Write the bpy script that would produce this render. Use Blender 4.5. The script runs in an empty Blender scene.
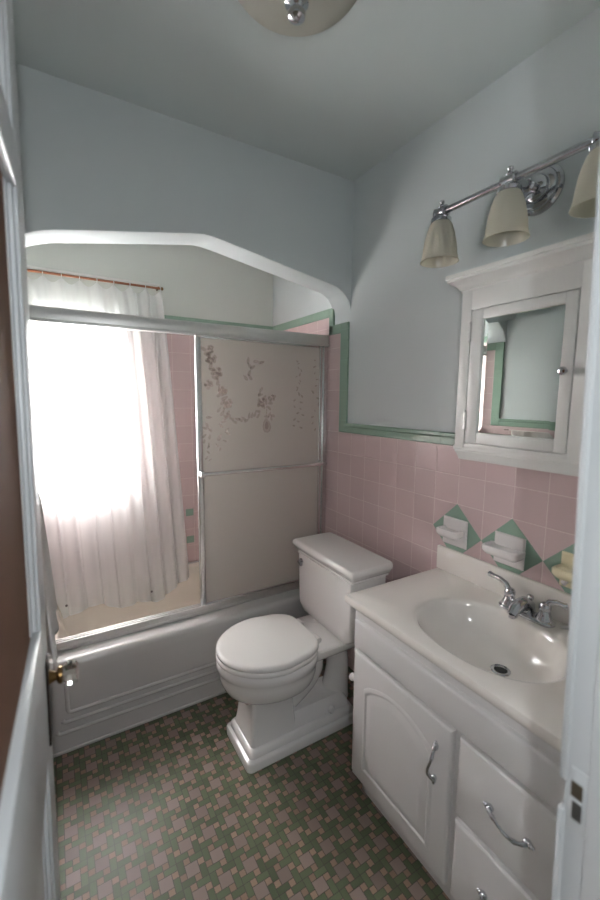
import bpy, bmesh, math, random
from mathutils import Vector, Matrix
random.seed(7)
S = bpy.context.scene
COL = S.collection
PI = math.pi

# ------------------------------------------------------------------ materials
def lin(c):
    return tuple(((v/255)/12.92 if v/255 <= .04045 else ((v/255+.055)/1.055)**2.4) for v in c) + (1.0,)

def mat(name, rgb, rough=.5, metal=0., spec=.5, coat=0., noise=0., nscale=30., bump=0., **kw):
    m = bpy.data.materials.new(name); m.use_nodes = True
    nt = m.node_tree; b = nt.nodes['Principled BSDF']
    c = lin(rgb)
    b.inputs['Base Color'].default_value = c
    b.inputs['Roughness'].default_value = rough
    b.inputs['Metallic'].default_value = metal
    b.inputs['Specular IOR Level'].default_value = spec
    b.inputs['Coat Weight'].default_value = coat
    for k, v in kw.items(): b.inputs[k].default_value = v
    if noise or bump:
        tc = nt.nodes.new('ShaderNodeTexCoord'); n = nt.nodes.new('ShaderNodeTexNoise')
        n.inputs['Scale'].default_value = nscale; n.inputs['Detail'].default_value = 4
        nt.links.new(tc.outputs['Object'], n.inputs['Vector'])
        if noise:
            mx = nt.nodes.new('ShaderNodeMix'); mx.data_type = 'RGBA'
            mx.inputs['A'].default_value = tuple(v*(1-noise) for v in c[:3])+(1,)
            mx.inputs['B'].default_value = tuple(min(1, v*(1+noise)) for v in c[:3])+(1,)
            nt.links.new(n.outputs['Fac'], mx.inputs['Factor']); nt.links.new(mx.outputs['Result'], b.inputs['Base Color'])
        if bump:
            bp = nt.nodes.new('ShaderNodeBump'); bp.inputs['Strength'].default_value = bump; bp.inputs['Distance'].default_value = .002
            nt.links.new(n.outputs['Fac'], bp.inputs['Height']); nt.links.new(bp.outputs['Normal'], b.inputs['Normal'])
    return m

class NT:
    """tiny helper for math node chains"""
    def __init__(s, m): s.t = m.node_tree
    def m(s, op, a, b=None, c=None):
        n = s.t.nodes.new('ShaderNodeMath'); n.operation = op
        for i, v in enumerate((a, b, c)):
            if v is None: continue
            if isinstance(v, (int, float)): n.inputs[i].default_value = v
            else: s.t.links.new(v, n.inputs[i])
        return n.outputs[0]
    def mix(s, f, a, b):
        n = s.t.nodes.new('ShaderNodeMix'); n.data_type = 'RGBA'
        for k, v in (('Factor', f), ('A', a), ('B', b)):
            if isinstance(v, (tuple, float, int)): n.inputs[k].default_value = v
            else: s.t.links.new(v, n.inputs[k])
        return n.outputs['Result']

def tile_material(name, rgb, ax, o1, o2, t1, t2, grout_rgb, g=.0016, rough=.18, var=.025):
    """glazed tiles on a plane; ax = the two axes of object space, o = grid origin, t = pitch"""
    m = mat(name, rgb, rough=rough, spec=.5)
    nt = m.node_tree; b = nt.nodes['Principled BSDF']; K = NT(m)
    tc = nt.nodes.new('ShaderNodeTexCoord'); sp = nt.nodes.new('ShaderNodeSeparateXYZ')
    nt.links.new(tc.outputs['Object'], sp.inputs[0])
    ds = []; ids = []
    for a, o, t in ((ax[0], o1, t1), (ax[1], o2, t2)):
        u = K.m('DIVIDE', K.m('SUBTRACT', sp.outputs[a], o), t)
        f = K.m('FRACT', u); ids.append(K.m('FLOOR', u))
        ds.append(K.m('MULTIPLY', K.m('MINIMUM', f, K.m('SUBTRACT', 1., f)), t))
    d = K.m('MINIMUM', *ds)
    edge = K.m('SMOOTH_MIN', K.m('DIVIDE', d, g*2), 1.0, .2)
    isg = K.m('LESS_THAN', d, g*.8)
    cx = nt.nodes.new('ShaderNodeCombineXYZ'); nt.links.new(ids[0], cx.inputs[0]); nt.links.new(ids[1], cx.inputs[1])
    wn = nt.nodes.new('ShaderNodeTexWhiteNoise'); wn.noise_dimensions = '3D'; nt.links.new(cx.outputs[0], wn.inputs['Vector'])
    c = lin(rgb)
    col = K.mix(wn.outputs['Value'], tuple(v*(1-var) for v in c[:3])+(1,), tuple(v*(1+var) for v in c[:3])+(1,))
    col = K.mix(isg, col, lin(grout_rgb))
    nt.links.new(col, b.inputs['Base Color'])
    nt.links.new(K.m('ADD', K.m('MULTIPLY', isg, .6), rough), b.inputs['Roughness'])
    bp = nt.nodes.new('ShaderNodeBump'); bp.inputs['Distance'].default_value = .0012; bp.inputs['Strength'].default_value = .6
    nt.links.new(edge, bp.inputs['Height']); nt.links.new(bp.outputs['Normal'], b.inputs['Normal'])
    return m

def floor_material():
    m = mat('floor_mosaic', (120, 100, 95), rough=.42, spec=.4)
    nt = m.node_tree; b = nt.nodes['Principled BSDF']; K = NT(m)
    tc = nt.nodes.new('ShaderNodeTexCoord'); sp = nt.nodes.new('ShaderNodeSeparateXYZ')
    nt.links.new(tc.outputs['Object'], sp.inputs[0])
    a = .0778
    u4 = K.m('DIVIDE', K.m('ADD', sp.outputs[0], 1.160+a/2+20*a), a); v4 = K.m('DIVIDE', K.m('ADD', sp.outputs[1], .270+a/2+20*a), a)
    u = K.m('MULTIPLY', K.m('FRACT', u4), 4.); v = K.m('MULTIPLY', K.m('FRACT', v4), 4.)
    rects = [(1,3,1,3,'big'), (1,2,3,4,'sm'), (3,4,2,3,'sm'), (2,3,0,1,'sm'), (0,1,1,2,'sm'),
             (0,1,2,4,'gr'), (2,4,3,4,'gr'), (3,4,0,2,'gr'), (0,2,0,1,'gr')]
    cols = {'big': lin((141,124,116)), 'sm': lin((152,126,108)), 'gr': lin((98,107,80))}
    col = lin((82,76,68)); tot = None
    g = .05
    iid = K.m('ADD', K.m('MULTIPLY', K.m('FLOOR', u4), 7.31), K.m('MULTIPLY', K.m('FLOOR', v4), 3.77))
    for i, (x0, x1, y0, y1, k) in enumerate(rects):
        d = K.m('MINIMUM', K.m('MINIMUM', K.m('SUBTRACT', u, float(x0)), K.m('SUBTRACT', float(x1), u)),
                K.m('MINIMUM', K.m('SUBTRACT', v, float(y0)), K.m('SUBTRACT', float(y1), v)))
        inside = K.m('GREATER_THAN', d, g)
        wn = nt.nodes.new('ShaderNodeTexWhiteNoise'); wn.noise_dimensions = '1D'
        nt.links.new(K.m('ADD', iid, float(i)*1.37), wn.inputs['W'])
        cc = K.mix(wn.outputs['Value'], tuple(q*.82 for q in cols[k][:3])+(1,), tuple(q*1.16 for q in cols[k][:3])+(1,))
        col = K.mix(inside, col, cc)
        tot = inside if tot is None else K.m('ADD', tot, inside)
    nt.links.new(col, b.inputs['Base Color'])
    bp = nt.nodes.new('ShaderNodeBump'); bp.inputs['Distance'].default_value = .0006; bp.inputs['Strength'].default_value = .5
    nt.links.new(tot, bp.inputs['Height']); nt.links.new(bp.outputs['Normal'], b.inputs['Normal'])
    return m

def mix_material(name, parts):
    """weighted sum of simple shaders: (type, colour, rough, weight)"""
    m = bpy.data.materials.new(name); m.use_nodes = True
    nt = m.node_tree; nt.nodes.remove(nt.nodes['Principled BSDF'])
    out = nt.nodes['Material Output']; acc = None; tw = 0
    for typ, rgb, rough, w in parts:
        n = nt.nodes.new({'d':'ShaderNodeBsdfDiffuse','t':'ShaderNodeBsdfTranslucent','x':'ShaderNodeBsdfTransparent','g':'ShaderNodeBsdfGlossy'}[typ])
        n.inputs['Color'].default_value = lin(rgb)
        if typ == 'g': n.inputs['Roughness'].default_value = rough
        tw += w
        if acc is None: acc = n.outputs[0]
        else:
            mx = nt.nodes.new('ShaderNodeMixShader'); mx.inputs[0].default_value = w/tw
            nt.links.new(acc, mx.inputs[1]); nt.links.new(n.outputs[0], mx.inputs[2]); acc = mx.outputs[0]
    nt.links.new(acc, out.inputs['Surface'])
    return m

PINK, GREEN, GROUT = (209,185,184), (149,173,156), (220,203,198)
T = .108; TY0 = -.145; TZ0 = 1.141
M = dict(
    paint=mat('wall_paint', (208,214,214), rough=.55, spec=.3, bump=.05, nscale=90),
    alcove_paint=mat('alcove_paint', (212,214,208), rough=.55, spec=.3, bump=.05, nscale=90),
    ceil=mat('ceiling_paint', (205,212,210), rough=.6, spec=.3),
    white=mat('white_gloss_paint', (226,224,220), rough=.3, spec=.5),
    doorw=mat('door_paint', (205,207,208), rough=.32, spec=.5),
    panel_brown=mat('brown_panel', (122,88,68), rough=.7, spec=.15, noise=.12, nscale=5),  # brown base colour given to the upper door panel
    vanity=mat('vanity_white', (214,210,208), rough=.3, spec=.5),
    counter=mat('cultured_marble', (236,229,222), rough=.12, spec=.5, coat=.3),
    porc=mat('porcelain', (232,229,226), rough=.08, spec=.5, coat=.5),
    seat=mat('seat_plastic', (230,226,222), rough=.22),
    tub=mat('tub_enamel', (196,193,190), rough=.15, spec=.5),
    tubin=mat('basin_enamel', (226,217,205), rough=.15, spec=.5),
    chrome=mat('chrome', (200,200,204), rough=.08, metal=1.),
    alu=mat('brushed_aluminium', (218,216,213), rough=.42, metal=1.),
    satin=mat('satin_chrome', (222,221,220), rough=.27, metal=1.),
    dark=mat('dark_bronze', (52,44,38), rough=.4, metal=.7),
    brass=mat('aged_brass', (126,98,62), rough=.3, metal=1.),
    rod=mat('copper_rod', (168,112,84), rough=.35, metal=.6),
    hole=mat('dark_hole', (24,22,22), rough=.6),
    cream=mat('cream_ceramic', (236,224,190), rough=.15, coat=.3),
    ceramic=mat('white_ceramic', (228,222,220), rough=.12, coat=.3),
    towel=mat('terry_towel', (214,208,204), rough=.95, spec=.1, bump=1., nscale=240, noise=.1),
    shade=mix_material('frosted_lamp_glass', [('d',(234,230,216),0,.50), ('t',(236,231,217),0,.45), ('g',(255,255,255),.25,.05)]),
    dome=mix_material('dome_glass', [('d',(196,194,182),0,.6), ('t',(200,198,190),0,.35), ('g',(255,255,255),.2,.05)]),
    curtain=mix_material('sheer_curtain', [('d',(238,240,239),0,.45), ('t',(240,241,240),0,.46), ('x',(255,255,255),0,.06)]),
    frost=mix_material('frosted_glass', [('d',(194,191,185),0,.42), ('t',(194,188,182),0,.30), ('x',(228,226,222),0,.24), ('g',(255,255,255),.3,.04)]),
    etch=mix_material('etched_flower_glass', [('d',(216,190,183),0,.30), ('x',(252,247,245),0,.70)]),
    pane=mix_material('clear_pane', [('x',(252,253,255),0,.94), ('g',(255,255,255),.02,.06)]),
    mirror=mat('mirror', (226,230,226), rough=.01, metal=1.),
    floor=floor_material(),
    tile_x=tile_material('pink_tile_side', PINK, (1,2), TY0, TZ0, T, T, GROUT),
    tile_y=tile_material('pink_tile_end', PINK, (0,2), -.02, TZ0, T, T, GROUT),
    trim_h=tile_material('green_tile_border', GREEN, (1,2), TY0, 5, T*1.4, 9, (150,180,160), g=.001),
    trim_e=tile_material('green_tile_border_end', GREEN, (0,2), -.02, 5, T*1.4, 9, (150,180,160), g=.001),
    trim_v=tile_material('green_tile_border_upright', GREEN, (1,2), 5, TZ0+.02, 9, T*1.4, (150,180,160), g=.001),
    green=mat('green_tile', (147,172,155), rough=.2),
    outside=mat('outdoor_ground', (120,120,110), rough=.9),
)
_b = M['seat']
gl = bpy.data.materials.new('crystal_glass'); gl.use_nodes = True
_p = gl.node_tree.nodes['Principled BSDF']; _p.inputs['Transmission Weight'].default_value = 1; _p.inputs['Roughness'].default_value = .02; _p.inputs['IOR'].default_value = 1.5
_p.inputs['Base Color'].default_value = (.95, .97, .93, 1); M['crystal'] = gl

# ------------------------------------------------------------------ mesh collector
ORG = {}
class MB:
    def __init__(s): s.bm = bmesh.new()
    def face(s, vs):
        try: return s.bm.faces.new(vs)
        except ValueError: return None
    def box(s, x0, x1, y0, y1, z0, z1, bev=0., seg=2):
        x0, x1 = sorted((x0, x1)); y0, y1 = sorted((y0, y1)); z0, z1 = sorted((z0, z1))
        t = bmesh.new(); bmesh.ops.create_cube(t, size=1)
        for v in t.verts:
            v.co = Vector(((x0+x1)/2+v.co.x*(x1-x0), (y0+y1)/2+v.co.y*(y1-y0), (z0+z1)/2+v.co.z*(z1-z0)))
        if bev: bmesh.ops.bevel(t, geom=t.edges[:], offset=min(bev, .45*min(x1-x0, y1-y0, z1-z0)), segments=seg, profile=.5, affect='EDGES')
        s.merge(t); return s
    def merge(s, t, mtx=None):
        if mtx is not None: bmesh.ops.transform(t, matrix=mtx, verts=t.verts[:])
        vm = {v: s.bm.verts.new(v.co) for v in t.verts}
        for f in t.faces: s.face([vm[v] for v in f.verts])
        t.free()
    def loft(s, rings, cap0=True, cap1=True, closed=True):
        vs = [[s.bm.verts.new(p) for p in r] for r in rings]; n = len(vs[0])
        for a, b in zip(vs, vs[1:]):
            for i in range(n if closed else n-1):
                s.face((a[i], a[(i+1) % n], b[(i+1) % n], b[i]))
        if cap0: s.face(vs[0][::-1])
        if cap1: s.face(vs[-1])
        return s
    def lathe(s, prof, c, axis='z', n=32, cap0=True, cap1=True):
        """prof = [(radius, height)] about axis through c"""
        ax = {'x': Vector((1,0,0)), 'y': Vector((0,1,0)), 'z': Vector((0,0,1))}[axis] if isinstance(axis, str) else Vector(axis).normalized()
        u = ax.orthogonal().normalized(); w = ax.cross(u); c = Vector(c)
        return s.loft([[c+ax*h+(u*math.cos(2*PI*i/n)+w*math.sin(2*PI*i/n))*max(r, 1e-4) for i in range(n)] for r, h in prof], cap0, cap1)
    def tube(s, pts, r, n=12, cap=True, flat=None):
        pts = [Vector(p) for p in pts]; rings = []; N = None
        for i, p in enumerate(pts):
            d = (pts[min(i+1, len(pts)-1)]-pts[max(i-1, 0)]).normalized()
            N = d.orthogonal().normalized() if N is None else (N-d*N.dot(d)).normalized()
            B = d.cross(N); rr = r[i] if isinstance(r, (list, tuple)) else r
            rings.append([p+(N*math.cos(2*PI*k/n)+B*math.sin(2*PI*k/n))*rr for k in range(n)])
        return s.loft(rings, cap, cap)
    def prism(s, poly, y0, y1):
        """poly [(x,z)] extruded along y"""
        return s.loft([[Vector((x, y0, z)) for x, z in poly], [Vector((x, y1, z)) for x, z in poly]])
    def prism_x(s, poly, x0, x1):
        return s.loft([[Vector((x0, y, z)) for y, z in poly], [Vector((x1, y, z)) for y, z in poly]])
    def sphere(s, c, r, sc=(1,1,1), n=16):
        t = bmesh.new(); bmesh.ops.create_uvsphere(t, u_segments=n, v_segments=n//2+2, radius=r)
        s.merge(t, Matrix.Translation(c) @ Matrix.Diagonal((*sc, 1))); return s
    def build(s, name, m, parent=None, smooth=35, sub=0, bev=0, org=None, local=False):
        o0 = Vector((0,0,0)) if local else (Vector(org) if org is not None else (ORG.get(parent.name, Vector((0,0,0))) if parent else Vector((0,0,0))))
        bmesh.ops.translate(s.bm, vec=-o0, verts=s.bm.verts[:])
        bmesh.ops.recalc_face_normals(s.bm, faces=s.bm.faces[:])
        me = bpy.data.meshes.new(name); s.bm.to_mesh(me); s.bm.free()
        o = bpy.data.objects.new(name, me); COL.objects.link(o)
        for k in (m if isinstance(m, list) else [m]): me.materials.append(k)
        if parent: o.parent = parent
        elif org is not None: o.location = o0
        ORG[o.name] = o0
        if bev:
            b = o.modifiers.new('bevel', 'BEVEL'); b.width = bev; b.segments = 2; b.limit_method = 'ANGLE'; b.angle_limit = math.radians(40)
        if sub:
            u = o.modifiers.new('subsurf', 'SUBSURF'); u.levels = u.render_levels = sub
        if smooth:
            for p in me.polygons: p.use_smooth = True
            if not sub: me.set_sharp_from_angle(angle=math.radians(smooth))
        return o

def tag(o, label, cat, group=None, kind=None):
    o['label'] = label; o['category'] = cat
    if group: o['group'] = group
    if kind: o['kind'] = kind
    return o
def thing(name, label, cat, loc, rz=0., group=None, kind=None):
    o = bpy.data.objects.new(name, None); COL.objects.link(o); o.location = loc; o.rotation_euler = (0, 0, rz)
    o.empty_display_size = .05; ORG[o.name] = Vector(loc)
    return tag(o, label, cat, group, kind)
def struct(o, label, cat): return tag(o, label, cat, kind='structure')

def rrect(x0, x1, y0, y1, r, z, n=6):
    pts = []
    for cx, cy, a in ((x1-r, y1-r, 0), (x0+r, y1-r, PI/2), (x0+r, y0+r, PI), (x1-r, y0+r, 1.5*PI)):
        for i in range(n+1):
            t = a+PI/2*i/n; pts.append(Vector((cx+r*math.cos(t), cy+r*math.sin(t), z)))
    return pts
def egg(xf, xb, cy, hw, z, nf=2., nb=3., split=.56, n=48, taper=.30):
    """closed outline, front tip at xf, back at xb"""
    cx = xf+(xb-xf)*split; pts = []
    for i in range(n):
        t = 2*PI*i/n; c, sn = math.cos(t), math.sin(t)
        front = c < 0; a = (cx-xf) if front else (xb-cx); e = 2/(nf if front else nb)
        px = math.copysign(abs(c)**e*a, c); k = 1 if front else 1-taper*(px/a)**2
        pts.append(Vector((cx+px, cy+math.copysign(abs(sn)**e*hw, sn)*k, z)))
    return pts

# ------------------------------------------------------------------ dimensions
XL, YA, YB, YF, H = -1.48, .145, .835, -1.430, 2.445     # left wall, arch back, rear wall, front wall inner face, ceiling

# ------------------------------------------------------------------ room shell
o = MB().box(XL-.12, .12, YF-.13, YB+.12, -.06, 0).build('floor', M['floor'], smooth=0)
struct(o, 'green and mauve pinwheel mosaic tile floor', 'floor')
o = MB().box(XL-.12, .12, YF-.13, YB+.12, H, H+.06).build('ceiling', M['ceil'], smooth=0)
struct(o, 'plain pale grey painted ceiling', 'ceiling')

wr = struct(MB().box(0, .1, YF-.13, YB+.1, 0, H).build('wall_right', M['paint'], smooth=0), 'right wall, pink tile below pale painted plaster', 'wall')
D = .007
def side_tiles(wall, xs):
    """wainscot, stepped green border on a side wall; xs = (face x, out x)"""
    x0, x1 = xs
    w = MB()
    w.box(x0, x1, YF, .008, .0, 1.249); w.box(x0, x1, .008, .068, 0, 1.249); w.box(x0, x1, .068, .131, 0, 1.752); w.box(x0, x1, .131, .172, 0, 1.76); w.box(x0, x1, .172, YB, 0, 1.845)
    w.build('tile_wainscot', M['tile_x'], wall, smooth=0)
    x2 = x1+math.copysign(.0035, x1-x0)
    b = MB(); b.box(x0, x2, YF, .008, 1.249, 1.280, .003); b.box(x0, x2*1.0+math.copysign(.004, x1-x0), YF, .008, 1.280, 1.298, .004); b.box(x0, x2, .172, YB, 1.845, 1.89, .003); b.box(x0, x2, .068, .172, 1.752, 1.80, .003)
    b.build('tile_border', M['trim_h'], wall, smooth=0)
    b = MB(); b.box(x0, x2, .006, .068, 1.249, 1.80, .003); b.box(x0, x2, .131, .172, 1.752, 1.89, .003)
    b.build('tile_border_upright', M['trim_v'], wall, smooth=0)
side_tiles(wr, (.001, -D))
DI = [(-.685, .925), (-.901, .925), (-1.117, .925)]
for (y, z) in DI:
    r = T
    b = MB(); b.prism_x([(y-r, z), (y, z-r), (y+r, z), (y, z+r)], -.002, -D-.0015)
    b.build('diamond_tile', M['green'], wr, smooth=0, bev=.001)

wl = struct(MB().box(XL-.1, XL, YF-.13, YB+.1, 0, H).build('wall_left', M['paint'], smooth=0), 'left wall behind the open door, pink tile and plaster', 'wall')
side_tiles(wl, (XL-.001, XL+D))

# rear wall with window opening
WX0, WX1, WZ0, WZ1 = -1.375, -.985, .965, 1.765
b = MB()
b.box(XL, WX0, YB, YB+.12, 0, H); b.box(WX1, .0, YB, YB+.12, 0, H); b.box(WX0, WX1, YB, YB+.12, 0, WZ0); b.box(WX0, WX1, YB, YB+.12, WZ1, H)
wb = struct(b.build('wall_back', M['alcove_paint'], smooth=0), 'rear alcove wall with window above pink tile', 'wall')
b = MB(); y0, y1 = YB-D, YB+.001
b.box(XL, WX0-.05, y0, y1, 0, 1.845); b.box(WX1+.05, 0, y0, y1, 0, 1.845); b.box(WX0-.05, WX1+.05, y0, y1, 0, WZ0-.05)
b.build('tile_wainscot', M['tile_y'], wb, smooth=0)
b = MB(); b.box(XL, WX0-.05, y0-.0035, y1, 1.845, 1.89, .003); b.box(WX1+.05, 0, y0-.0035, y1, 1.845, 1.89, .003)
b.build('tile_border', M['trim_e'], wb, smooth=0)
for z in (.533, .708):
    MB().box(-.612, -.565, y0-.001, y1, z-.022, z+.022).build('green_insert_tile', M['green'], wb, smooth=0)

# window
wn = thing('window_1', 'bright window behind the sheer curtain', 'window', ((WX0+WX1)/2, YB, WZ0), kind='structure')
b = MB(); f = .05
for x0, x1, z0, z1 in ((WX0-f, WX0, WZ0-f, WZ1+f), (WX1, WX1+f, WZ0-f, WZ1+f), (WX0, WX1, WZ1, WZ1+f), (WX0, WX1, WZ0-f, WZ0)):
    b.box(x0, x1, YB-.015, YB+.10, z0, z1, .003)
b.build('window_frame', M['white'], wn)
zm = (WZ0+WZ1)/2
for nm, z0, z1, yy in (('lower_sash', WZ0, zm+.015, YB+.03), ('upper_sash', zm-.015, WZ1, YB+.062)):
    b = MB(); s_ = .03
    b.box(WX0, WX0+s_, yy, yy+.03, z0, z1, .002); b.box(WX1-s_, WX1, yy, yy+.03, z0, z1, .002); b.box(WX0+s_, WX1-s_, yy, yy+.03, z0, z0+s_, .002); b.box(WX0+s_, WX1-s_, yy, yy+.03, z1-s_, z1, .002)
    sa = b.build(nm, M['white'], wn)
    MB().box(WX0+s_, WX1-s_, yy+.013, yy+.017, z0+s_, z1-s_).build('pane', M['pane'], sa, smooth=0)

# arch wall
def arch(x):
    """opening height at x"""
    c = -.725; d = abs(x-c); w = -c if x > c else c-XL
    R = .10 if x > c else .25
    base = 2.060-.176*max(0, math.sqrt(d*d+.0006)-.0245)
    if d > w-R:
        q = (d-(w-R))/R; base -= min(R, .16)*(1-math.sqrt(max(0, 1-q*q)))
    return base
xs = [XL*(1-i/96) for i in range(97)]
xs = sorted(set([XL+.25*(1-math.cos(PI/2*i/22)) for i in range(22)] + [-.1*(1-math.cos(PI/2*i/14)) for i in range(14)] + [XL+.25+(-XL-.35)*i/48 for i in range(49)]))
b = MB()
rows = []
for x in xs:
    rows.append([Vector((x, 0, H)), Vector((x, 0, arch(x)+.008)), Vector((x, .003, arch(x)+.002)), Vector((x, .010, arch(x))), Vector((x, YA-.006, arch(x))), Vector((x, YA, arch(x)+.006)), Vector((x, YA, H))])
b.loft(rows, True, True, closed=True)
o = b.build('wall_arch', M['paint'], smooth=35)
struct(o, 'pale wall with shallow pointed arch over the bathtub alcove', 'wall')

# front wall with the doorway
DX0, DX1, DH = -1.38, -.715, 2.12
b = MB(); b.box(-2.3, DX0-.02, YF-.12, YF, 0, H); b.box(DX1+.02, .5, YF-.12, YF-.03, 0, H); b.box(DX0-.02, DX1+.02, YF-.12, YF, DH+.02, H)
struct(b.build('wall_front', M['paint'], smooth=0), 'wall with the bathroom doorway', 'wall')
# right jamb with stop, casing and strike plate
b = MB()
b.box(DX1, DX1+.02, YF-.125, YF+.004, 0, DH)
b.box(DX1-.004, DX1+.002, YF-.125, YF-.024, 0, DH, .002)
b.box(DX1-.003, DX1+.012, YF+.002, YF+.012, 0, .862, .003); b.box(DX1-.003, DX1+.012, YF+.002, YF+.012, .905, DH, .003)
b.box(DX1+.008, DX1+.085, YF+.0, YF+.010, 0, DH+.08, .004)
b.box(DX1+.003, DX1+.085, YF-.136, YF-.12, 0, DH+.08, .004)
def lean(b):
    for v in b.bm.verts: v.co.y += (v.co.z-1.17)*.027+.006      # jamb parts sheared along y with height to fit the camera view
    return b
tj = struct(lean(b).build('trim_1', M['doorw']), 'white painted right door jamb with strike plate', 'door jamb')
b = MB()
yc, zc = YF-.012, .887
b.box(DX1-.0015, DX1+.001, yc-.011, yc+.010, zc-.045, zc+.045, .0005)
sp = lean(b).build('strike_plate', M['doorw'], tj)
lean(MB().box(DX1-.0022, DX1, yc-.006, yc+.008, zc+.004, zc+.026)).build('latch_hole', mat('worn_steel', (120,108,92), rough=.4, metal=.6), sp, smooth=0)
lean(MB().box(DX1-.0022, DX1, yc-.006, yc+.006, zc-.028, zc-.002, .0004)).build('bolt_hole', mat('worn_plate', (128,126,124), rough=.35, metal=.8), sp, smooth=0)
b = MB(); b.box(DX0-.02, DX0, YF-.125, YF+.004, 0, DH); b.box(DX0-.085, DX0-.02, YF-.136, YF-.12, 0, DH+.08, .004); b.box(DX0-.08, DX0-.005, YF, YF+.014, 0, DH+.08, .004)
struct(b.build('trim_2', M['doorw']), 'white painted left door jamb on the hinge side', 'door jamb')
b = MB(); b.box(DX0, DX1, YF-.125, YF+.004, DH, DH+.02); b.box(DX0-.085, DX1+.085, YF-.136, YF-.12, DH+.08, DH+.15, .004)
struct(b.build('trim_3', M['doorw']), 'white painted head jamb above the doorway', 'door jamb')
# hallway outside the door
struct(MB().box(-2.3, .5, -3.1, YF-.13, -.06, 0).build('floor_hall', mat('hall_floor', (120,96,76), rough=.5), smooth=0), 'hallway floor outside the doorway', 'floor')
struct(MB().box(-2.3, .5, -3.1, YF-.12, H, H+.06).build('ceiling_hall', M['ceil'], smooth=0), 'hallway ceiling outside the doorway', 'ceiling')
b = MB(); b.box(-2.3, .5, -3.2, -3.1, 0, H); b.box(-2.4, -2.3, -3.2, YF, 0, H); b.box(.5, .6, -3.2, YF, 0, H)
struct(b.build('wall_hall', mat('hall_paint', (190,186,180), rough=.6), smooth=0), 'hallway walls outside the doorway', 'wall')

# ------------------------------------------------------------------ open door
hx, hy = -1.3685, -1.452; fx, fy = -1.3385, -.800
L = math.hypot(fx-hx, fy-hy); ang = math.atan2(fy-hy, fx-hx)
dr = thing('door_1', 'open white panelled door with brown upper panel and glass knob', 'door', (hx, hy, 0), ang, kind='structure')
dr.rotation_euler.x = .0155  # whole door tilted slightly to fit the camera view
# local: x along the door, -y = face seen by the camera (towards the room), thickness +y
DT = .035; DHt = 2.09
b = MB()
def dbox(x0, x1, z0, z1, y0=0., y1=DT, bev=.002): b.box(x0, x1, y0, y1, z0, z1, bev)
sw = .098; rails = [(.012, .22), (.80, 1.035), (1.725, 1.80), (1.985, DHt)]
dbox(.0, sw, .012, DHt); dbox(L-sw, L, .012, DHt)
for z0, z1 in rails: dbox(sw, L-sw, z0, z1)
for z0, z1 in ((.22, .80), (1.04, 1.725), (1.80, 1.985)):      # panel mouldings
    for k, (w, d0) in enumerate(((.016, .004), (.030, .010))):
        for x0, x1 in ((sw, sw+w), (L-sw-w, L-sw)): dbox(x0, x1, z0, z1, d0, DT-d0, .003)
        for q0, q1 in ((z0, z0+w), (z1-w, z1)):
            if z0 != 1.04: dbox(sw, L-sw, q0, q1, d0, DT-d0, .003)
b.build('door_frame', M['doorw'], dr, local=True)
for z0, z1, m_ in ((.22, .80, M['doorw']), (1.03, 1.725, M['panel_brown']), (1.80, 1.985, M['doorw'])):
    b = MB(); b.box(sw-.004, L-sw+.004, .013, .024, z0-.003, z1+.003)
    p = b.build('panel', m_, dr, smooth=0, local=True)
    if m_ is M['panel_brown']: p['label'] = 'brown upper panel'
b = MB(); kx, kz = L-.045, .915
b.box(kx-.021, kx+.021, -.004, .0, kz-.120, kz+.036, .0018)
pl = b.build('backplate', M['dark'], dr, local=True); pl['label'] = 'tall dark bronze backplate'
b = MB(); b.lathe([(.014, 0), (.010, .005), (.008, .012), (.013, .014), (.0155, .017), (.0155, .021), (.012, .023)], (kx, -.003, kz), axis=(0,-1,0), n=24)
b.build('shank', M['brass'], dr, local=True)
b = MB(); b.lathe([(.008, 0), (.014, .002), (.021, .008), (.022, .016), (.019, .023), (.012, .026)], (kx, -.025, kz), axis=(0,-1,0), n=10)
k_ = b.build('knob', M['crystal'], dr, smooth=0, local=True); k_['label'] = 'faceted clear glass knob'

# ------------------------------------------------------------------ bathtub
t0, t1 = .086, YB-.010; RZ = .385
tb = thing('bathtub', 'white built-in bathtub with stepped apron under the pointed arch', 'bathtub', ((XL)/2, (t0+t1)/2, 0))
X0, X1 = XL+.010, -.010
b = MB()
def tring(y0, y1, r, z, x0=X0, x1=X1): return rrect(x0, x1, y0, y1, r, z, 8)
# outer shell with rounded lip, rim and basin
rings = [tring(t0, t1, .004, .0), tring(t0, t1, .004, RZ-.075), tring(t0-.004, t1, .004, RZ-.06)]
for i in range(1, 7):
    a = PI/2*i/6; rings.append(tring(t0-.004+.03*(1-math.cos(a)), t1, .004, RZ-.030+.030*math.sin(a)))
rings[1] = tring(t0, t1, .004, RZ-.10)
bx0, bx1, by0, by1 = -1.345, -.13, .235, .775
rings.append(tring(by0-.03, by1+.025, .11, RZ, bx0-.02, bx1+.02)); b.loft(rings, True, False); b.build('tub_shell', M['tub'], tb, smooth=50)
rings = rings[-1:]; b = MB()
for k, (dz, ins, r) in enumerate(((-.003, .0, .12), (-.012, .010, .12), (-.06, .02, .12), (-.20, .045, .12), (-.27, .07, .12), (-.295, .11, .1), (-.30, .16, .09))):
    rings.append(tring(by0+ins*.8, by1-ins*.8, r, RZ+dz, bx0+ins*1.3, bx1-ins*1.1))
b.loft(rings, False, True)
bs = b.build('basin', M['tubin'], tb, smooth=50); bs['label'] = 'cream coloured basin'
b = MB()
for x, z, zt, w in ((-1.304, .168, RZ-.085, .008), (-1.325, .130, .14, .008), (-1.346, .086, .095, .008)):
    pts = [Vector((x, t0+.001, zt)), Vector((x, t0+.001, z+.012)), Vector((x+.004, t0+.001, z+.004)), Vector((x+.012, t0+.001, z)), Vector((-.14, t0+.001, z))]
    b.tube([p for p in pts], w, n=10)
b.box(X0+.001, X1-.001, t0-.006, t0+.01, .0, .012, .002)
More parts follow.
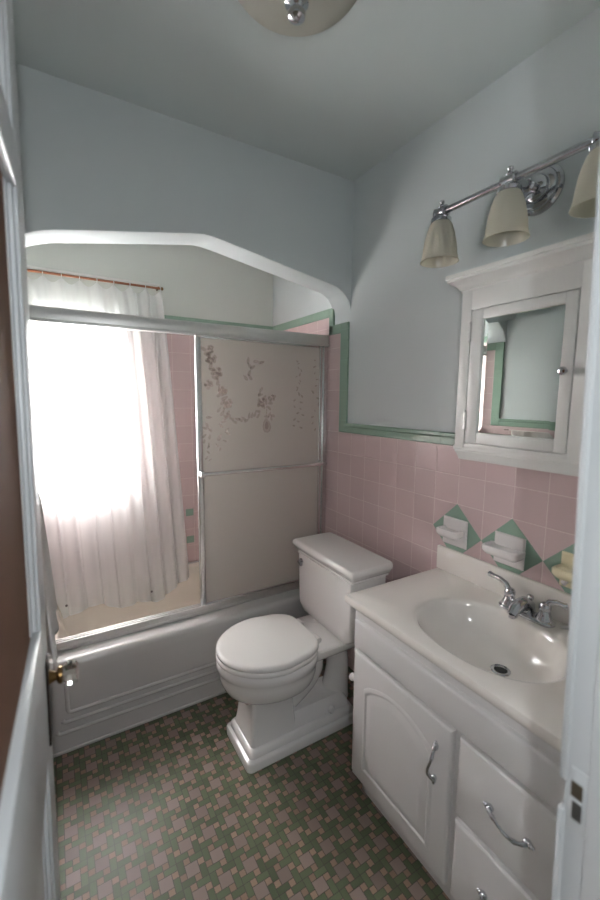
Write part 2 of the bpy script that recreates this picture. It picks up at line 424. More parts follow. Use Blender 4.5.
ap = b.build('apron_ridges', M['tub'], tb, smooth=50)
# basin coloured warmer and lighter than the outer shell; drain and overflow
b = MB(); b.lathe([(.025, 0), (.025, .003), (.018, .004)], (-.32, .505, RZ-.30), n=20)
b.build('tub_drain', M['chrome'], tb)

# ------------------------------------------------------------------ sliding shower enclosure
EY = .20
se = thing('shower_enclosure', 'chrome framed sliding tub enclosure with etched frosted glass panel', 'shower door', (XL/2, EY, RZ))
b = MB(); b.box(XL+D+.004, -D-.004, EY-.035, EY+.035, 1.700, 1.752, .006); b.box(XL+D+.004, -D-.004, EY-.038, EY-.030, 1.694, 1.706, .002); b.build('header_rail', M['alu'], se)
b = MB(); b.box(XL+D+.004, -D-.004, EY-.032, EY+.032, RZ, RZ+.014, .003); b.box(XL+D+.004, -D-.004, EY-.030, EY-.024, RZ, RZ+.040, .002); b.box(XL+D+.004, -D-.004, EY-.002, EY+.003, RZ, RZ+.034, .002); b.box(XL+D+.004, -D-.004, EY+.026, EY+.032, RZ, RZ+.026, .002)
b.build('bottom_track', M['alu'], se)
for x0, x1 in ((-D-.034, -D-.004), (XL+D+.004, XL+D+.034)):
    b = MB(); b.box(x0, x1, EY-.03, EY+.03, RZ+.014, 1.70, .004); b.build('wall_jamb', M['satin'], se)
def panel(x0, x1, y, glass, bar):
    b = MB(); z0, z1 = RZ+.030, 1.706
    for q in ((x0, x0+.026, z0, z1), (x1-.022, x1, z0, z1)): b.box(q[0], q[1], y-.010, y+.010, q[2], q[3], .004)
    b.box(x0+.026, x1-.022, y-.008, y+.008, z0, z0+.016, .003); b.box(x0+.026, x1-.022, y-.008, y+.008, z1-.02, z1, .003)
    fr = b.build('panel_frame', M['satin'], se)
    return fr
PX0, PX1 = -.728, -.040
fr = panel(PX0, PX1, EY-.014, M['frost'], True)
fr['label'] = 'chrome framed sliding panel'
bz = 1.072; by = EY-.014
b = MB(); b.tube([(PX0+.005, by-.045, bz), (PX1+.006, by-.045, bz)], .0095, n=14)
for x in (PX0+.012, PX1-.010):
    b.box(x-.011, x+.011, by-.052, by-.008, bz-.013, bz+.013, .003)
b.build('towel_bar', M['satin'], fr)
# etched flowers : thin petals lying on the glass
b = MB(); fy_ = by-.0034
b.box(PX0+.024, PX1-.020, by-.003, by+.003, RZ+.044, 1.688)
def petal(cx, cz, ln, wd, a):
    pts = []
    for i in range(12):
        t = 2*PI*i/12; px = math.cos(t)*ln/2; pz = math.sin(t)*wd/2*(1-.35*math.cos(t))
        pts.append(Vector((cx+px*math.cos(a)-pz*math.sin(a), fy_+random.uniform(-.0003, 0), cz+px*math.sin(a)+pz*math.cos(a))))
    b.face([b.bm.verts.new(p) for p in pts])
def rose(cx, cz, r):
    for ring, n in ((1., 6), (.5, 4)):
        for k in range(n):
            a = 2*PI*k/n+random.random(); petal(cx+math.cos(a)*r*ring*.62, cz+math.sin(a)*r*ring*.62, r*.62*(.6+.4*ring), r*.5, a+PI/2)
    petal(cx, cz, r*.3, r*.3, 0)
def leaf(cx, cz, s, a): petal(cx, cz, s, s*.45, a)
for x, z, r in ((-.655,1.600,.034), (-.628,1.535,.034), (-.668,1.480,.026), (-.600,1.452,.028), (-.575,1.395,.028), (-.655,1.640,.022)): rose(x, z, r)
for i in range(26):
    t = i/25; x = -.69+.10*math.sin(t*2.4)+random.uniform(-.02, .02); z = 1.64-.46*t
    leaf(x, z, random.uniform(.022, .04), random.uniform(0, PI))
for i in range(12): leaf(-.69+random.uniform(-.008, .03)+.0*i, 1.32-.017*i+random.uniform(-.01, .01), .03-.001*i, random.uniform(0, PI))
for i in range(14): t = i/13; leaf(-.62+.2*t, 1.365-.05*math.sin(t*PI)+random.uniform(-.012, .012), .03, random.uniform(0, PI))
rose(-.400,1.400,.03); rose(-.345,1.420,.024)
for i in range(16): leaf(-.38+random.uniform(-.05, .05), 1.39+random.uniform(-.075, .075), .03, random.uniform(0, PI))
petal(-.372, 1.285, .075, .045, PI/2+.1); petal(-.372, 1.285, .04, .02, PI/2); 
for i in range(5): leaf(-.372, 1.335+.014*i, .014, PI/2)
for i in range(34): leaf(-.15+.07*math.cos(i*2.1)+random.uniform(-.02, .02), 1.62-.011*i, random.uniform(.014, .024), random.uniform(0, PI))
for x, z in ((-.45,1.585), (-.41,1.60), (-.47,1.53)):
    for k in range(3): leaf(x+random.uniform(-.02, .02), z+random.uniform(-.02, .02), .034, random.uniform(0, PI))
g = b.build('glass_panel', [M['frost'], M['etch']], fr, smooth=0); g['label'] = 'frosted glass etched with flowers'
for p in g.data.polygons[6:]: p.material_index = 1

# ------------------------------------------------------------------ curtain and rod
RY, RZc = .775, 2.022
rod = thing('curtain_rod', 'reddish brown curtain rod above the alcove window', 'curtain rod', (-1.09, RY, RZc))
b = MB(); b.tube([(XL+.004, RY, RZc-.002), (-.728, RY, RZc-.002)], .006, n=14); b.build('rod', M['rod'], rod)
b = MB(); b.lathe([(.007, 0), (.009, .004), (.009, .010), (.004, .014)], (-.732, RY, RZc-.002), axis='x', n=16); b.build('end_cap', M['brass'], rod)
b = MB(); b.box(XL+.006, -.736, RY-.002, RY+.010, RZc+.0065, RZc+.022, .004); b.build('rod_cover', M['white'], rod)
b = MB(); b.box(-.746, -.738, RY, YB, RZc-.004, RZc+.010, .002); b.build('bracket', M['brass'], rod)
cu = thing('window_curtain', 'sheer white curtain hanging from the rod over the bright window', 'curtain', (-1.06, RY, .26))
b = MB(); NU, NV = 220, 70
def cur(u, v):
    xt = XL+.03+(-.735-XL-.03)*u; xb = XL+.10+(-.635-XL-.10)*u
    x = xt+(xb-xt)*v**.8
    hooks = 9; hp = u*hooks; sag = abs(math.sin(PI*hp))
    ztop = RZc-.016-.028*sag**1.3
    zb = .283+.030*math.sin(u*6+.5)+.055*max(0, u-.85)*6.7+.012*math.sin(u*23)
    zb = zb-.075*max(0, .22-u)*4.5
    z = ztop+(zb-ztop)*v
    amp = .0035+.003*v+.030*max(0, u-.58)
    y = RY-.004+amp*math.sin(2*PI*hp+.9*math.sin(5*u+2*v))+.35*amp*math.sin(2*PI*hp*2.3+1.7+1.2*v)
    y += .003*math.sin(26*u+5*v)*v+.012*v*v*math.sin(7*u+1.)
    y -= .10*v**2.2*(.4+.6*(1-u)**1.2) + .02*v
    x += .010*math.sin(2*PI*hp*1.0+1.3)*v
    x -= .0
    return Vector((x, min(y, YB-.014), z))
b.loft([[cur(i/NU, j/NV) for i in range(NU+1)] for j in range(NV+1)], False, False, closed=False)
b.build('curtain_cloth', M['curtain'], cu, smooth=180)
for k in range(10):
    x = XL+.03+(-.735-XL-.03)*k/9
    b = MB(); b.tube([(x, RY+.0105*math.cos(t*2*PI/12), RZc+.0105*math.sin(t*2*PI/12)-.005) for t in range(13)], .0022, n=6)
    b.build('curtain_ring', M['white'], cu)
for u in (.12, .72):
    p = cur(u, .965); b = MB(); b.lathe([(.006, 0), (.006, .003), (.004, .004)], (p.x, p.y-.003, p.z), axis=(0,-1,0), n=12)
    b.build('weight_button', mat('grey_magnet', (120,118,120), rough=.5), cu)

# ------------------------------------------------------------------ towel on the left wall
TX = XL+.106
tbz = 1.10
tr = thing('towel_bar', 'chrome towel bar on the left wall behind the door', 'towel bar', (XL+D, -.30, tbz))
b = MB(); b.tube([(TX+.02, -.62, tbz), (TX+.02, -.10, tbz)], .008, n=12); b.build('bar', M['chrome'], tr)
for y in (-.60, -.12):
    b = MB(); b.box(XL+D, TX+.034, y-.014, y+.014, tbz-.014, tbz+.014, .003); b.build('bracket', M['chrome'], tr)
b = MB()
def tw(u, v):
    # over the bar: v 0..1 front bottom -> top -> back bottom
    y = -.58+.44*u
    wave = .008*math.sin(u*17)+.005*math.sin(u*41+1)
    if v < .55:
        z = .76+(tbz+.004-.76)*(v/.55); x = TX+.034+wave*(1-v)+.016*(1-v/.55)
    elif v < .65:
        a = (v-.55)/.1*PI; x = TX+.02+.014*math.cos(a); z = tbz+.004+.013*math.sin(a)
    else:
        z = tbz+.004-(v-.65)/.35*.34; x = TX+.006+wave*.4
    return Vector((x, y, z))
b.loft([[tw(i/40, j/50) for i in range(41)] for j in range(51)], False, False, closed=False)
o = b.build('towel', M['towel'], org=(TX, -.36, .76), smooth=180)
sd = o.modifiers.new('thick', 'SOLIDIFY'); sd.thickness = .005; sd.offset = 0
tag(o, 'white terry towel hanging just beyond the open door edge', 'towel')

# ------------------------------------------------------------------ toilet
TC = -.244
to = thing('toilet', 'white two-piece toilet with closed lid between tub and vanity', 'toilet', (-.45, TC, 0))
b = MB()
# plinth
def plr(x0, x1, hw, z, r=.02): return rrect(x0, x1, TC-hw, TC+hw, r, z, 5)
b.loft([plr(-.733, -.205, .122, 0), plr(-.734, -.204, .123, .030), plr(-.731, -.207, .120, .037), plr(-.720, -.215, .110, .041), plr(-.718, -.216, .108, .060), plr(-.708, -.222, .099, .070)])
b.loft([plr(-.712, -.50, .097, .050), plr(-.704, -.50, .090, .075, .016), plr(-.696, -.505, .080, .14, .016), plr(-.692, -.51, .076, .22, .016), plr(-.695, -.50, .082, .30, .02)])
b.loft([plr(-.60, -.225, .092, .050), plr(-.60, -.232, .085, .095, .02), plr(-.60, -.25, .062, .125, .02)])
# bowl
b.loft([egg(-.690, -.40, TC, .060, .19), egg(-.715, -.41, TC, .095, .228), egg(-.748, -.40, TC, .130, .254), egg(-.775, -.395, TC, .158, .284), egg(-.789, -.39, TC, .171, .316), egg(-.792, -.39, TC, .175, .338), egg(-.790, -.39, TC, .174, .352),
        egg(-.797, -.385, TC, .181, .362), egg(-.803, -.383, TC, .186, .380), egg(-.801, -.383, TC, .185, .398), egg(-.795, -.385, TC, .180, .404)])
# deck carrying the tank
b.loft([rrect(-.44, -.135, TC-.105, TC+.105, .03, .345), rrect(-.44, -.115, TC-.135, TC+.135, .03, .375), rrect(-.44, -.112, TC-.138, TC+.138, .03, .402), rrect(-.44, -.118, TC-.132, TC+.132, .03, .408)])
# trapway arm: from the lower bowl up, over, and down to the plinth
pts = []; rr = []
for i in range(25):
    t = i/24
    P = [Vector((-.50, TC, .15)), Vector((-.415, TC, .225)), Vector((-.375, TC, .32)), Vector((-.275, TC, .350)), Vector((-.236, TC, .24)), Vector((-.250, TC, .08))]
    s_ = t*(len(P)-1); k = min(int(s_), len(P)-2); f_ = s_-k
    p0, p1, p2, p3 = P[max(k-1, 0)], P[k], P[k+1], P[min(k+2, len(P)-1)]
    pts.append(.5*((2*p1)+(-p0+p2)*f_+(2*p0-5*p1+4*p2-p3)*f_**2+(-p0+3*p1-3*p2+p3)*f_**3)); rr.append(.054+.020*max(0, 1-abs(t-.3)/.28)-.006*math.sin(t*PI)+(.012 if t > .85 else 0)*(t-.85)/.15)
b.tube(pts, rr, n=20)
b.tube([(-.52, TC, .26), (-.44, TC, .35)], [.10, .07], n=20)
b.loft([plr(-.56, -.24, .070, .08), plr(-.54, -.25, .052, .105), plr(-.53, -.26, .040, .12)])
bw = b.build('bowl', M['porc'], to, smooth=45)
b = MB(); b.lathe([(.016, 0), (.016, .006), (.011, .014), (.003, .016)], (-.33, TC-.088, .085), axis=(0, -1, .25), n=16); b.build('bolt_cap', M['porc'], to)
# seat and lid
b = MB(); b.loft([egg(-.798, -.414, TC, .184, .4045, nb=6.5), egg(-.804, -.412, TC, .188, .409, nb=6.5), egg(-.804, -.412, TC, .188, .418, nb=6.5), egg(-.800, -.414, TC, .185, .4225, nb=6.5)])
b.build('seat', M['seat'], to, smooth=60)
b = MB(); b.loft([egg(-.795, -.410, TC, .182, .424, nb=6.5), egg(-.802, -.408, TC, .187, .429, nb=6.5), egg(-.802, -.408, TC, .187, .439, nb=6.5), egg(-.797, -.411, TC, .183, .4445, nb=6.5), egg(-.785, -.418, TC, .172, .447, nb=6.5), egg(-.70, -.45, TC, .10, .4495, nb=3.)])
ld = b.build('lid', M['seat'], to, smooth=60)
for y in (TC-.07, TC+.07):
    b = MB(); b.lathe([(.012, -.02), (.013, -.012), (.013, .012), (.012, .02)], (-.398, y, .424), axis='y', n=16); b.build('hinge', M['seat'], to)
for q in to.children: q.location = (.003, -.015, 0)
# tank
b = MB()
def tk(d, z, r=.018, dl=0): return rrect(-.312+d, -.125, TC-.208+d+dl, TC+.212-d-dl, r, z, 5)
b.loft([tk(.012, .404, dl=.035), tk(.006, .412, dl=.03), tk(.004, .440, dl=.0), tk(.002, .46), tk(0, .60), tk(-.002, .688), tk(-.006, .690)])
b.build('tank', M['porc'], to, smooth=45)
b = MB()
def lr(d, z, r=.012): return rrect(-.332+d, -.112, TC-.231+d, TC+.236-d, r, z, 5)
b.loft([lr(.022, .690), lr(.021, .699), lr(.013, .706), lr(.007, .716), lr(.003, .722), lr(0, .727), lr(-.001, .736), lr(.001, .744), lr(.006, .7485), lr(.012, .7495)])
b.build('tank_lid', M['porc'], to, smooth=40)
b = MB(); b.lathe([(.014, 0), (.014, .006), (.009, .010), (.007, .022)], (-.312, TC+.172, .655), axis=(-1, 0, 0), n=16)
b.tube([(-.330, TC+.172, .655), (-.334, TC+.160, .654), (-.334, TC+.146, .652)], [.008, .007, .0075], n=10); b.sphere((-.334, TC+.145, .652), .009)
b.build('flush_lever', M['chrome'], to)

# ------------------------------------------------------------------ vanity cabinet
VX, VY0, VY1, VZ0, VZ1 = -.445, -.640, -1.384, .108, .733
va = thing('vanity_cabinet', 'white vanity cabinet with arched door and drawers under the sink', 'vanity cabinet', (-.22, (VY0+VY1)/2, 0))
b = MB(); b.box(VX+.004, -.013, VY1+.002, VY0-.002, VZ0+.001, VZ0+.018)
b.box(VX+.003, -.012, VY0-.016, VY0, VZ0, VZ1, .001); b.box(VX+.003, -.012, VY1, VY1+.016, VZ0, VZ1, .001); b.box(VX, VX+.02, VY1+.0005, VY0-.0005, VZ0+.0005, VZ1-.0005, .001); b.box(-.03, -.012, VY1+.016, VY0-.016, VZ0, VZ1, .001)
b.build('carcass', M['vanity'], va)
b = MB(); b.box(VX+.052, VX+.068, VY1+.002, VY0-.002, .0, VZ0); b.box(VX+.052, -.02, VY0-.018, VY0-.002, 0, VZ0); b.box(VX+.052, -.02, VY1+.002, VY1+.018, 0, VZ0)
b.build('toe_kick', M['vanity'], va)
FX = VX-.018
def slab(name, y0, y1, z0, z1, raised=None, archtop=0.):
    """overlay front; y0 > y1 (left to right), raised panel inset by 'raised'"""
    b = MB()
    prof = lambda d: [(y0-d, z0+d), (y1+d, z0+d), (y1+d, z1-d), (y0-d, z1-d)]
    def ring(x, d): return [Vector((x, y, z)) for y, z in prof(d)]
    b.loft([ring(VX-.0005, 0), ring(VX-.012, 0), ring(VX-.016, .004), ring(FX, .010)])
    if raised:
        i0 = raised
        def pr(d, x):
            a, c, zb, zt = y0-i0-d, y1+i0+d, z0+i0+d, z1-i0-d
            pts = [Vector((x, a, zb)), Vector((x, c, zb))]
            n = 16
            for k in range(n+1):
                t = k/n; y = c+(a-c)*t
                pts.append(Vector((x, y, zt-archtop*(1-math.sin(PI*t)**.75))))
            return pts
        b.loft([pr(-.006, FX+.001), pr(-.006, FX-.0005), pr(.0, FX-.0035), pr(.004, FX-.0035), pr(.010, FX+.0005), pr(.030, FX-.005), pr(.036, FX-.0055)], True, True)
    return b.build(name, M['vanity'], va, smooth=25)
slab('false_front', VY0-.014, VY1+.014, .592, .690)
d_ = slab('door', -.661, -1.058, .122, .580, .060, .052)
dw1 = slab('drawer', -1.078, -1.366, .366, .580)
dw2 = slab('drawer', -1.078, -1.366, .122, .346)
def pull(p0, p1, par):
    p0, p1 = Vector(p0), Vector(p1); d = p1-p0; out = Vector((-1, 0, 0)); b = MB(); pts = []; r = []
    side = Vector((0, 0, 1)).cross(out) if abs(d.z) > abs(d.y) else Vector((0, 0, 1))
    for i in range(21):
        t = i/20; pts.append(p0+d*(.10+.8*t)+out*(.010+.020*math.sin(PI*t)**.7)+side*(.005*math.sin(2*PI*t))); r.append(.0052-.0015*math.sin(PI*t)+.0012*(abs(t-.22) < .05)+.0012*(abs(t-.78) < .05))
    b.tube(pts, r, n=10)
    for q, sg in ((p0, 1), (p1, -1)):
        for k, (f_, rad) in enumerate(((0, .0045), (.06, .0068), (.13, .0075))):
            b.sphere(q+d*f_*sg+out*.006, rad, (1, 1, 1), 12)
        b.lathe([(.006, 0), (.005, .012)], q+d*.10*sg, axis=(-1, 0, 0), n=10)
    return b.build('handle', M['chrome'], par)
pull((FX, -1.014, .520), (FX, -1.014, .400), d_)
pull((FX, -1.162, .478), (FX, -1.276, .478), dw1)
pull((FX, -1.162, .240), (FX, -1.276, .240), dw2)

# ------------------------------------------------------------------ countertop with oval basin
CZ, CX0, CY0, CY1 = .765, -.474, -.616, -1.398
ct = thing('vanity_countertop', 'white cultured marble countertop with oval basin and backsplash', 'countertop', (-.24, (CY0+CY1)/2, VZ1))
b = MB(); bcx, bcy, brx, bry = -.268, -1.008, .162, .212
N = 96
def rect_ring(x0, x1, y0, y1, z):
    pts = []
    angs = [2*PI*i/N for i in range(N)]
    for cx_, cy_ in ((x0, y0), (x1, y0), (x1, y1), (x0, y1)):
        a = math.atan2((cy_-bcy), (cx_-bcx)) % (2*PI); k = min(range(N), key=lambda q: abs((angs[q]-a+PI) % (2*PI)-PI)); angs[k] = a
    for a in angs:
        c, s_ = math.cos(a), math.sin(a); k = min([((x1 if c > 0 else x0)-bcx)/c if abs(c) > 1e-9 else 9e9, ((y1 if s_ > 0 else y0)-bcy)/s_ if abs(s_) > 1e-9 else 9e9])
        pts.append(Vector((bcx+c*k, bcy+s_*k, z)))
    return pts
def oval(f, z, dx=0., n=2.2, dy=0.):
    pts = []
    for i in range(N):
        a = 2*PI*i/N; c, s_ = math.cos(a), math.sin(a); e = 2/n
        pts.append(Vector((bcx+dx+math.copysign(abs(c)**e, c)*brx*f, bcy+dy+math.copysign(abs(s_)**e, s_)*bry*f, z)))
    return pts
rg = [rect_ring(CX0+.012, -.008, CY1, CY0-.004, VZ1), rect_ring(CX0+.004, -.008, CY1, CY0-.002, VZ1), rect_ring(CX0, -.008, CY1, CY0, VZ1+.005), rect_ring(CX0-.001, -.008, CY1, CY0+.001, CZ-.012), rect_ring(CX0+.002, -.008, CY1, CY0-.002, CZ-.004), rect_ring(CX0+.010, -.008, CY1, CY0-.009, CZ)]
rg += [oval(1.04, CZ), oval(1.0, CZ-.0015), oval(.975, CZ-.006), oval(.95, CZ-.016), oval(.89, CZ-.042, .004), oval(.80, CZ-.07, .009), oval(.66, CZ-.094, .018, dy=-.008), oval(.48, CZ-.108, .027, dy=-.015), oval(.28, CZ-.114, .035, dy=-.021), oval(.15, CZ-.1155, .04, dy=-.024)]
b.loft(rg, False, True)
b.build('counter_slab', M['counter'], ct, smooth=40)
b = MB(); b.box(-.026, -.008, CY1, CY0, CZ-.002, .856, .005, 3); b.build('backsplash', M['counter'], ct)
dcx, dcy, dcz = bcx+.04, bcy-.024, CZ-.1155
b = MB(); b.lathe([(.026, 0), (.027, .002), (.024, .004), (.018, .003), (.017, .0005)], (dcx, dcy, dcz), n=28, cap0=False, cap1=False); b.build('drain_ring', M['chrome'], ct)
b = MB(); b.lathe([(.0175, .0005), (.0178, .001)], (dcx, dcy, dcz), n=24); b.build('drain_hole', M['hole'], ct)

# ------------------------------------------------------------------ faucet
fa = thing('faucet', 'chrome two-handle faucet behind the oval basin', 'faucet', (-.075, -1.005, CZ))
fxx, ya, yb2, fz = -.072, -.950, -1.060, CZ
b = MB()
def frr(d, z): return rrect(fxx-.027+d, fxx+.027-d, yb2-.030+d, ya+.030-d, .026-d, z, 6)
b.loft([frr(0, fz), frr(0, fz+.006), frr(.004, fz+.011), frr(.010, fz+.013)])
b.build('base_plate', M['chrome'], fa)
for y, tip, nm in ((ya, Vector((-.062, -.868, fz+.080)), 'handle'), (yb2, Vector((-.046, -1.108, fz+.066)), 'handle')):
    b = MB(); b.lathe([(.024, .008), (.024, .014), (.017, .028), (.0145, .040), (.0165, .044), (.0165, .052), (.013, .060), (.006, .064)], (fxx, y, fz), n=20)
    c0 = Vector((fxx, y, fz+.052)); d = tip-c0
    b.tube([c0, c0+d*.2+Vector((0, 0, .012)), c0+d*.5+Vector((0, 0, .012)), c0+d*.8+Vector((0, 0, .003)), tip-d*.06, tip, tip+d*.03], [.009, .0095, .0075, .0075, .009, .0088, .004], n=12)
    b.build(nm, M['chrome'], fa)
b = MB(); sy = (ya+yb2)/2
b.tube([(fxx+.006, sy, fz+.006), (fxx+.002, sy, fz+.030), (fxx-.014, sy, fz+.040), (fxx-.036, sy, fz+.040), (fxx-.060, sy, fz+.032), (fxx-.074, sy, fz+.018)], [.024, .023, .021, .019, .017, .015], n=18)
b.lathe([(.010, 0), (.010, .010)], (fxx-.072, sy, fz+.010), n=14)
b.build('spout', M['chrome'], fa)
b = MB(); b.lathe([(.004, .0), (.004, .030), (.008, .034), (.0105, .040), (.0095, .047), (.003, .050)], (fxx+.018, sy, fz+.010), n=14); b.build('lift_rod', M['chrome'], fa)

b = MB(); b.tube([(-.062, -1.102, CZ+.005), (-.050, -1.122, CZ+.008), (-.036, -1.150, CZ+.010)], [.0045, .005, .0045], n=10)
o = b.build('white_stick', M['ceramic'], org=(-.05, -1.122, CZ)); tag(o, 'small white stick lying on countertop right of the faucet', 'toothbrush')

# ------------------------------------------------------------------ ceramic wall fixtures
def fixture(i, name, label, cat, m, shelf):
    y, z = DI[i]; f = thing(name, label, cat, (-D-.002, y, z))
    xw = -D-.0015; hw = .053
    b = MB()
    def ring(x, d): return [Vector((x, y+sy_*(hw-d), z+sz_*(hw-d))) for sy_, sz_ in ((1, 1), (-1, 1), (-1, -1), (1, -1))]
    b.loft([ring(xw, 0), ring(xw-.006, 0), ring(xw-.010, .004), ring(xw-.011, .012)])
    b.build('backplate', m, f, bev=.0015)
    b = MB(); w, d, zt = shelf
    zc = z+.006
    def sh(dd, zz, r=.012): return rrect(xw-d+dd, xw-.006, y-w+dd, y+w-dd, r, zz, 5)
    b.loft([sh(.010, zc-.020), sh(.004, zc-.014), sh(0, zc-.006), sh(0, zc+.008), sh(.003, zc+.011), sh(.008, zc+.011), sh(.011, zc+.006), sh(.02, zc+.004)])
    b.build('shelf', m, f, smooth=40)
    return f
f1 = fixture(0, 'tumbler_holder', 'white ceramic holder on left green diamond tile nearest the toilet', 'tumbler holder', M['ceramic'], (.046, .062, 0))
f2 = fixture(1, 'soap_dish', 'wide white ceramic soap dish on the middle green diamond tile', 'soap dish', M['ceramic'], (.062, .070, 0))
f3 = fixture(2, 'toothbrush_holder', 'cream yellow ceramic holder on green diamond tile beside door jamb', 'toothbrush holder', M['cream'], (.052, .066, 0))
b = MB(); b.tube([(-.012, DI[2][0]+.03, DI[2][1]-.03), (-.035, DI[2][0]+.03, DI[2][1]-.036), (-.042, DI[2][0]+.03, DI[2][1]-.028)], .006, n=10); b.build('hook', M['ceramic'], f3)

# ------------------------------------------------------------------ paper holder on the vanity side
ph = thing('paper_holder', 'small white holder on the vanity side facing the toilet', 'paper holder', (-.40, VY0, .43))
b = MB(); b.lathe([(.020, 0), (.020, .006), (.009, .010), (.009, .036), (.013, .040), (.013, .050), (.006, .055)], (-.415, VY0, .425), axis='y', n=18); b.build('post', M['ceramic'], ph)
b = MB(); b.lathe([(.020, 0), (.020, .006), (.009, .010), (.009, .036), (.013, .040), (.013, .050), (.006, .055)], (-.29, VY0, .425), axis='y', n=18); b.build('post', M['ceramic'], ph)
b = MB(); b.tube([(-.405, VY0+.044, .425), (-.30, VY0+.044, .425)], .008, n=12); b.build('roller', M['ceramic'], ph)

# ------------------------------------------------------------------ medicine cabinet
mc = thing('medicine_cabinet', 'white mirrored medicine cabinet with crown moulding above the sink', 'medicine cabinet', (-.05, -.937, 1.23))
BX, MY0, MY1, MZ0, MZ1 = -.092, -.732, -1.155, 1.262, 1.785
b = MB()
b.box(BX, -.001, MY1, MY0, MZ0, MZ1, .002)
b.build('body', M['white'], mc)
b = MB()      # crown
for k, (dx, z0, z1) in enumerate(((.004, 1.770, 1.778), (.014, 1.778, 1.790), (.022, 1.790, 1.800), (.032, 1.800, 1.812), (.042, 1.812, 1.828))):
    pass
def cr(d, z): return [Vector((BX-d, MY0+d, z)), Vector((-.002, MY0+d, z)), Vector((-.002, MY1-d, z)), Vector((BX-d, MY1-d, z))]
b.loft([cr(.0, 1.770), cr(.008, 1.771), cr(.008, 1.779), cr(.012, 1.781), cr(.017, 1.789), cr(.027, 1.797), cr(.035, 1.802), cr(.041, 1.806), cr(.041, 1.814), cr(.045, 1.816), cr(.045, 1.829)])
b.build('crown', M['white'], mc, smooth=20)
b = MB(); b.loft([cr(-.006, 1.218), cr(-.004, 1.228), cr(.001, 1.240), cr(.004, 1.246), cr(.004, 1.250), cr(.007, 1.252), cr(.007, 1.264), cr(.005, 1.267)])
b.build('sill', M['white'], mc, smooth=20)
DY0, DY1, DZ0, DZ1 = -.772, -1.092, 1.278, 1.708; fx0 = BX-.0005
b = MB(); sw_ = .042
for q in ((DY0, DY0-sw_, DZ0, DZ1), (DY1+.032, DY1, DZ0, DZ1), (DY0-sw_, DY1+.032, DZ0, DZ0+.036), (DY0-sw_, DY1+.032, DZ1-.030, DZ1)): b.box(BX-.012, fx0+.0, q[0], q[1], q[2], q[3], .002)
md = b.build('door', M['white'], mc)
b = MB()
yl, yr, zl, zt = DY0-sw_, DY1+.032, DZ0+.036, DZ1-.030
def mr(x, d): return [Vector((x, yl-d, zl+d)), Vector((x, yr+d, zl+d)), Vector((x, yr+d, zt-d)), Vector((x, yl-d, zt-d))]
b.loft([mr(fx0-.001, 0), mr(fx0-.005, 0), mr(fx0-.0065, .016), mr(fx0-.0066, .018)])
b.build('mirror', M['mirror'], md, smooth=0)
b = MB(); b.lathe([(.005, 0), (.004, .008), (.009, .012), (.0115, .018), (.009, .024), (.003, .026)], (BX-.012, DY1+.016, 1.500), axis=(-1, 0, 0), n=18); b.build('knob', M['chrome'], md)
for z in (1.640, 1.352):
    b = MB(); b.tube([(BX-.013, DY0+.002, z-.026), (BX-.013, DY0+.002, z+.026)], .0052, n=10); b.sphere((BX-.013, DY0+.002, z+.029), .0055); b.sphere((BX-.013, DY0+.002, z-.029), .0055); b.build('hinge', M['alu'], mc)
b = MB(); gp = .003
for q in ((MY0, DY0+gp, MZ0, MZ1-.012), (DY1-gp, MY1, MZ0, MZ1-.012), (DY0+gp, DY1-gp, DZ1+gp, MZ1-.012), (DY0+gp, DY1-gp, MZ0, DZ0-gp)): b.box(BX-.0105, BX+.001, q[0], q[1], q[2], q[3], .001)
b.build('face_frame', M['white'], mc)

# ------------------------------------------------------------------ vanity light
LX, LZ = -.120, 2.050; LC = -.885
vl = thing('vanity_light', 'chrome three-shade bar light above the medicine cabinet', 'wall light', (-.001, LC-.022, LZ))
b = MB(); b.lathe([(.070, 0), (.070, .006), (.064, .012), (.058, .013), (.056, .018), (.040, .023), (.036, .022), (.034, .028), (.018, .034)], (-.001, LC-.022, LZ-.005), axis=(-1, 0, 0), n=40); b.build('backplate', M['chrome'], vl)
b = MB(); b.tube([(-.03, LC-.022, LZ-.005), (-.08, LC-.018, LZ-.004), (LX, LC-.01, LZ)], [.012, .009, .011], n=14); b.lathe([(.014, 0), (.019, .006), (.014, .012)], (-.055, LC-.02, LZ-.005), axis=(-1, 0, 0), n=18); b.build('arm', M['chrome'], vl)
b = MB(); b.tube([(LX, LC-.262, LZ), (LX, LC+.262, LZ)], .0105, n=16); b.build('bar', M['chrome'], vl)
for y in (LC+.243, LC, LC-.243):
    b = MB(); b.lathe([(.0155, -.024), (.019, -.021), (.0155, -.014), (.017, 0), (.0155, .014), (.019, .021), (.0155, .024)], (LX, y, LZ), axis='y', n=20)
    b.lathe([(.030, -.036), (.0335, -.033), (.0335, -.022), (.026, -.014), (.014, -.006), (.010, .012), (.013, .016), (.008, .021), (.006, .026), (.0095, .031), (.0085, .036), (.003, .039)], (LX, y, LZ), n=24)
    sk = b.build('socket', M['chrome'], vl)
    b = MB(); zt = LZ-.030
    prof = [(.029, 0), (.037, -.012), (.045, -.035), (.0515, -.062), (.0555, -.090), (.0575, -.110), (.0605, -.122), (.0635, -.130)]
    b.lathe(prof+[(.0615, -.130), (.0585, -.121), (.0555, -.110), (.0535, -.090), (.0495, -.062), (.043, -.035), (.035, -.012), (.027, -.002)], (LX, y, zt), n=36)
    b.build('lamp_shade', M['shade'], vl)
    b = MB(); b.sphere((LX, y, zt-.075), .026, (1, 1, 1.25), 16); b.lathe([(.013, -.045), (.013, 0)], (LX, y, zt-.002), n=12); b.build('bulb', mat('opal_bulb', (225,222,205), rough=.3), vl)

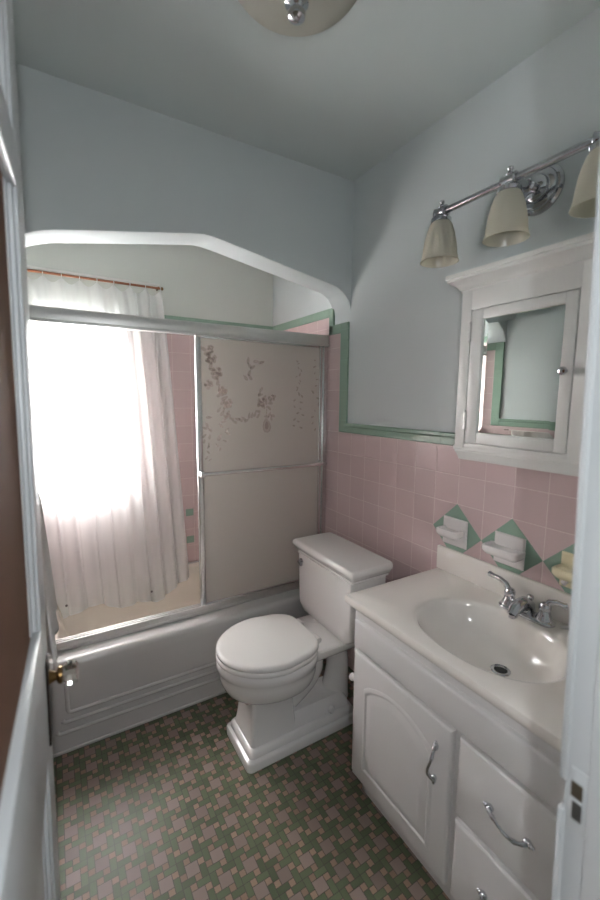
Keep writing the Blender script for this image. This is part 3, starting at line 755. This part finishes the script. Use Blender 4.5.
# ------------------------------------------------------------------ ceiling light
RC = .166
cl = thing('ceiling_light', 'frosted glass bowl ceiling light with chrome finial', 'ceiling light', (-.765, -.765, H))
c = (-.765, -.765, H)
b = MB(); b.lathe([(.150, 0), (.150, -.012), (.145, -.022), (.11, -.024)], c, n=48); b.build('canopy', M['chrome'], cl)
b = MB(); R = RC; pr = [(R*math.sin(PI/2*(1-i/16))**.9, -.045-.095*math.sin(PI/2*i/16)) for i in range(16)]+[(.012, -.140)]
b.lathe([(R-.004, -.020), (R, -.030)]+pr, c, n=56, cap0=False); b.build('glass_bowl', M['dome'], cl, smooth=60)
b = MB(); b.lathe([(.020, -.134), (.027, -.142), (.018, -.148), (.014, -.153), (.020, -.160), (.019, -.170), (.006, -.177)], c, n=20); b.build('finial', M['chrome'], cl)

# ------------------------------------------------------------------ light
w = bpy.data.worlds.new('sky'); S.world = w; w.use_nodes = True
bg = w.node_tree.nodes['Background']; bg.inputs['Color'].default_value = (1., .985, .96, 1); bg.inputs['Strength'].default_value = 43.
def area(name, loc, rot, sx, sy, power, col, portal=False):
    l = bpy.data.lights.new(name, 'AREA'); l.shape = 'RECTANGLE'; l.size = sx; l.size_y = sy; l.energy = power; l.color = col
    o = bpy.data.objects.new(name, l); o.location = loc; o.rotation_euler = rot; COL.objects.link(o)
    if portal: l.cycles.is_portal = True
    return o
area('window_portal', ((WX0+WX1)/2, YB+.11, (WZ0+WZ1)/2), (-PI/2, 0, 0), WX1-WX0, WZ1-WZ0, 1, (1,1,1), True)
area('hall_fill', (-1.1, -2.4, H-.03), (0, 0, 0), .5, .5, 2.2, (.80, .90, 1.))  # added bluish overhead fill for the hall, no fixture modelled
pl_ = bpy.data.lights.new('camera_flash', 'POINT'); pl_.energy = 7.5; pl_.color = (.90, .96, 1); pl_.shadow_soft_size = .012
po = bpy.data.objects.new('camera_flash', pl_); po.location = (-1.30, -1.82, 1.46); COL.objects.link(po)

# ------------------------------------------------------------------ camera
yaw, pitch, roll, f = .5423, .1254, .0084, 411.014
F = Vector((math.sin(yaw)*math.cos(pitch), math.cos(yaw)*math.cos(pitch), -math.sin(pitch))); Rv = Vector((math.cos(yaw), -math.sin(yaw), 0)); U = Rv.cross(F)
R2 = Rv*math.cos(roll)+U*math.sin(roll); U2 = R2.cross(F)
cd = bpy.data.cameras.new('camera'); cam = bpy.data.objects.new('camera', cd); COL.objects.link(cam)
mw = Matrix((R2, U2, -F)).transposed().to_4x4(); mw.translation = Vector((-1.2908, -1.6683, 1.4218)); cam.matrix_world = mw
cd.sensor_fit = 'VERTICAL'; cd.sensor_height = 36; cd.lens = f*36/900; cd.clip_start = .02
cd.dof.use_dof = True; cd.dof.focus_distance = 2.0; cd.dof.aperture_fstop = 2.4
S.camera = cam
S.view_settings.view_transform = 'Standard'; S.view_settings.look = 'None'; S.view_settings.gamma = 1; S.view_settings.exposure = .95; S.view_settings.use_curve_mapping = False
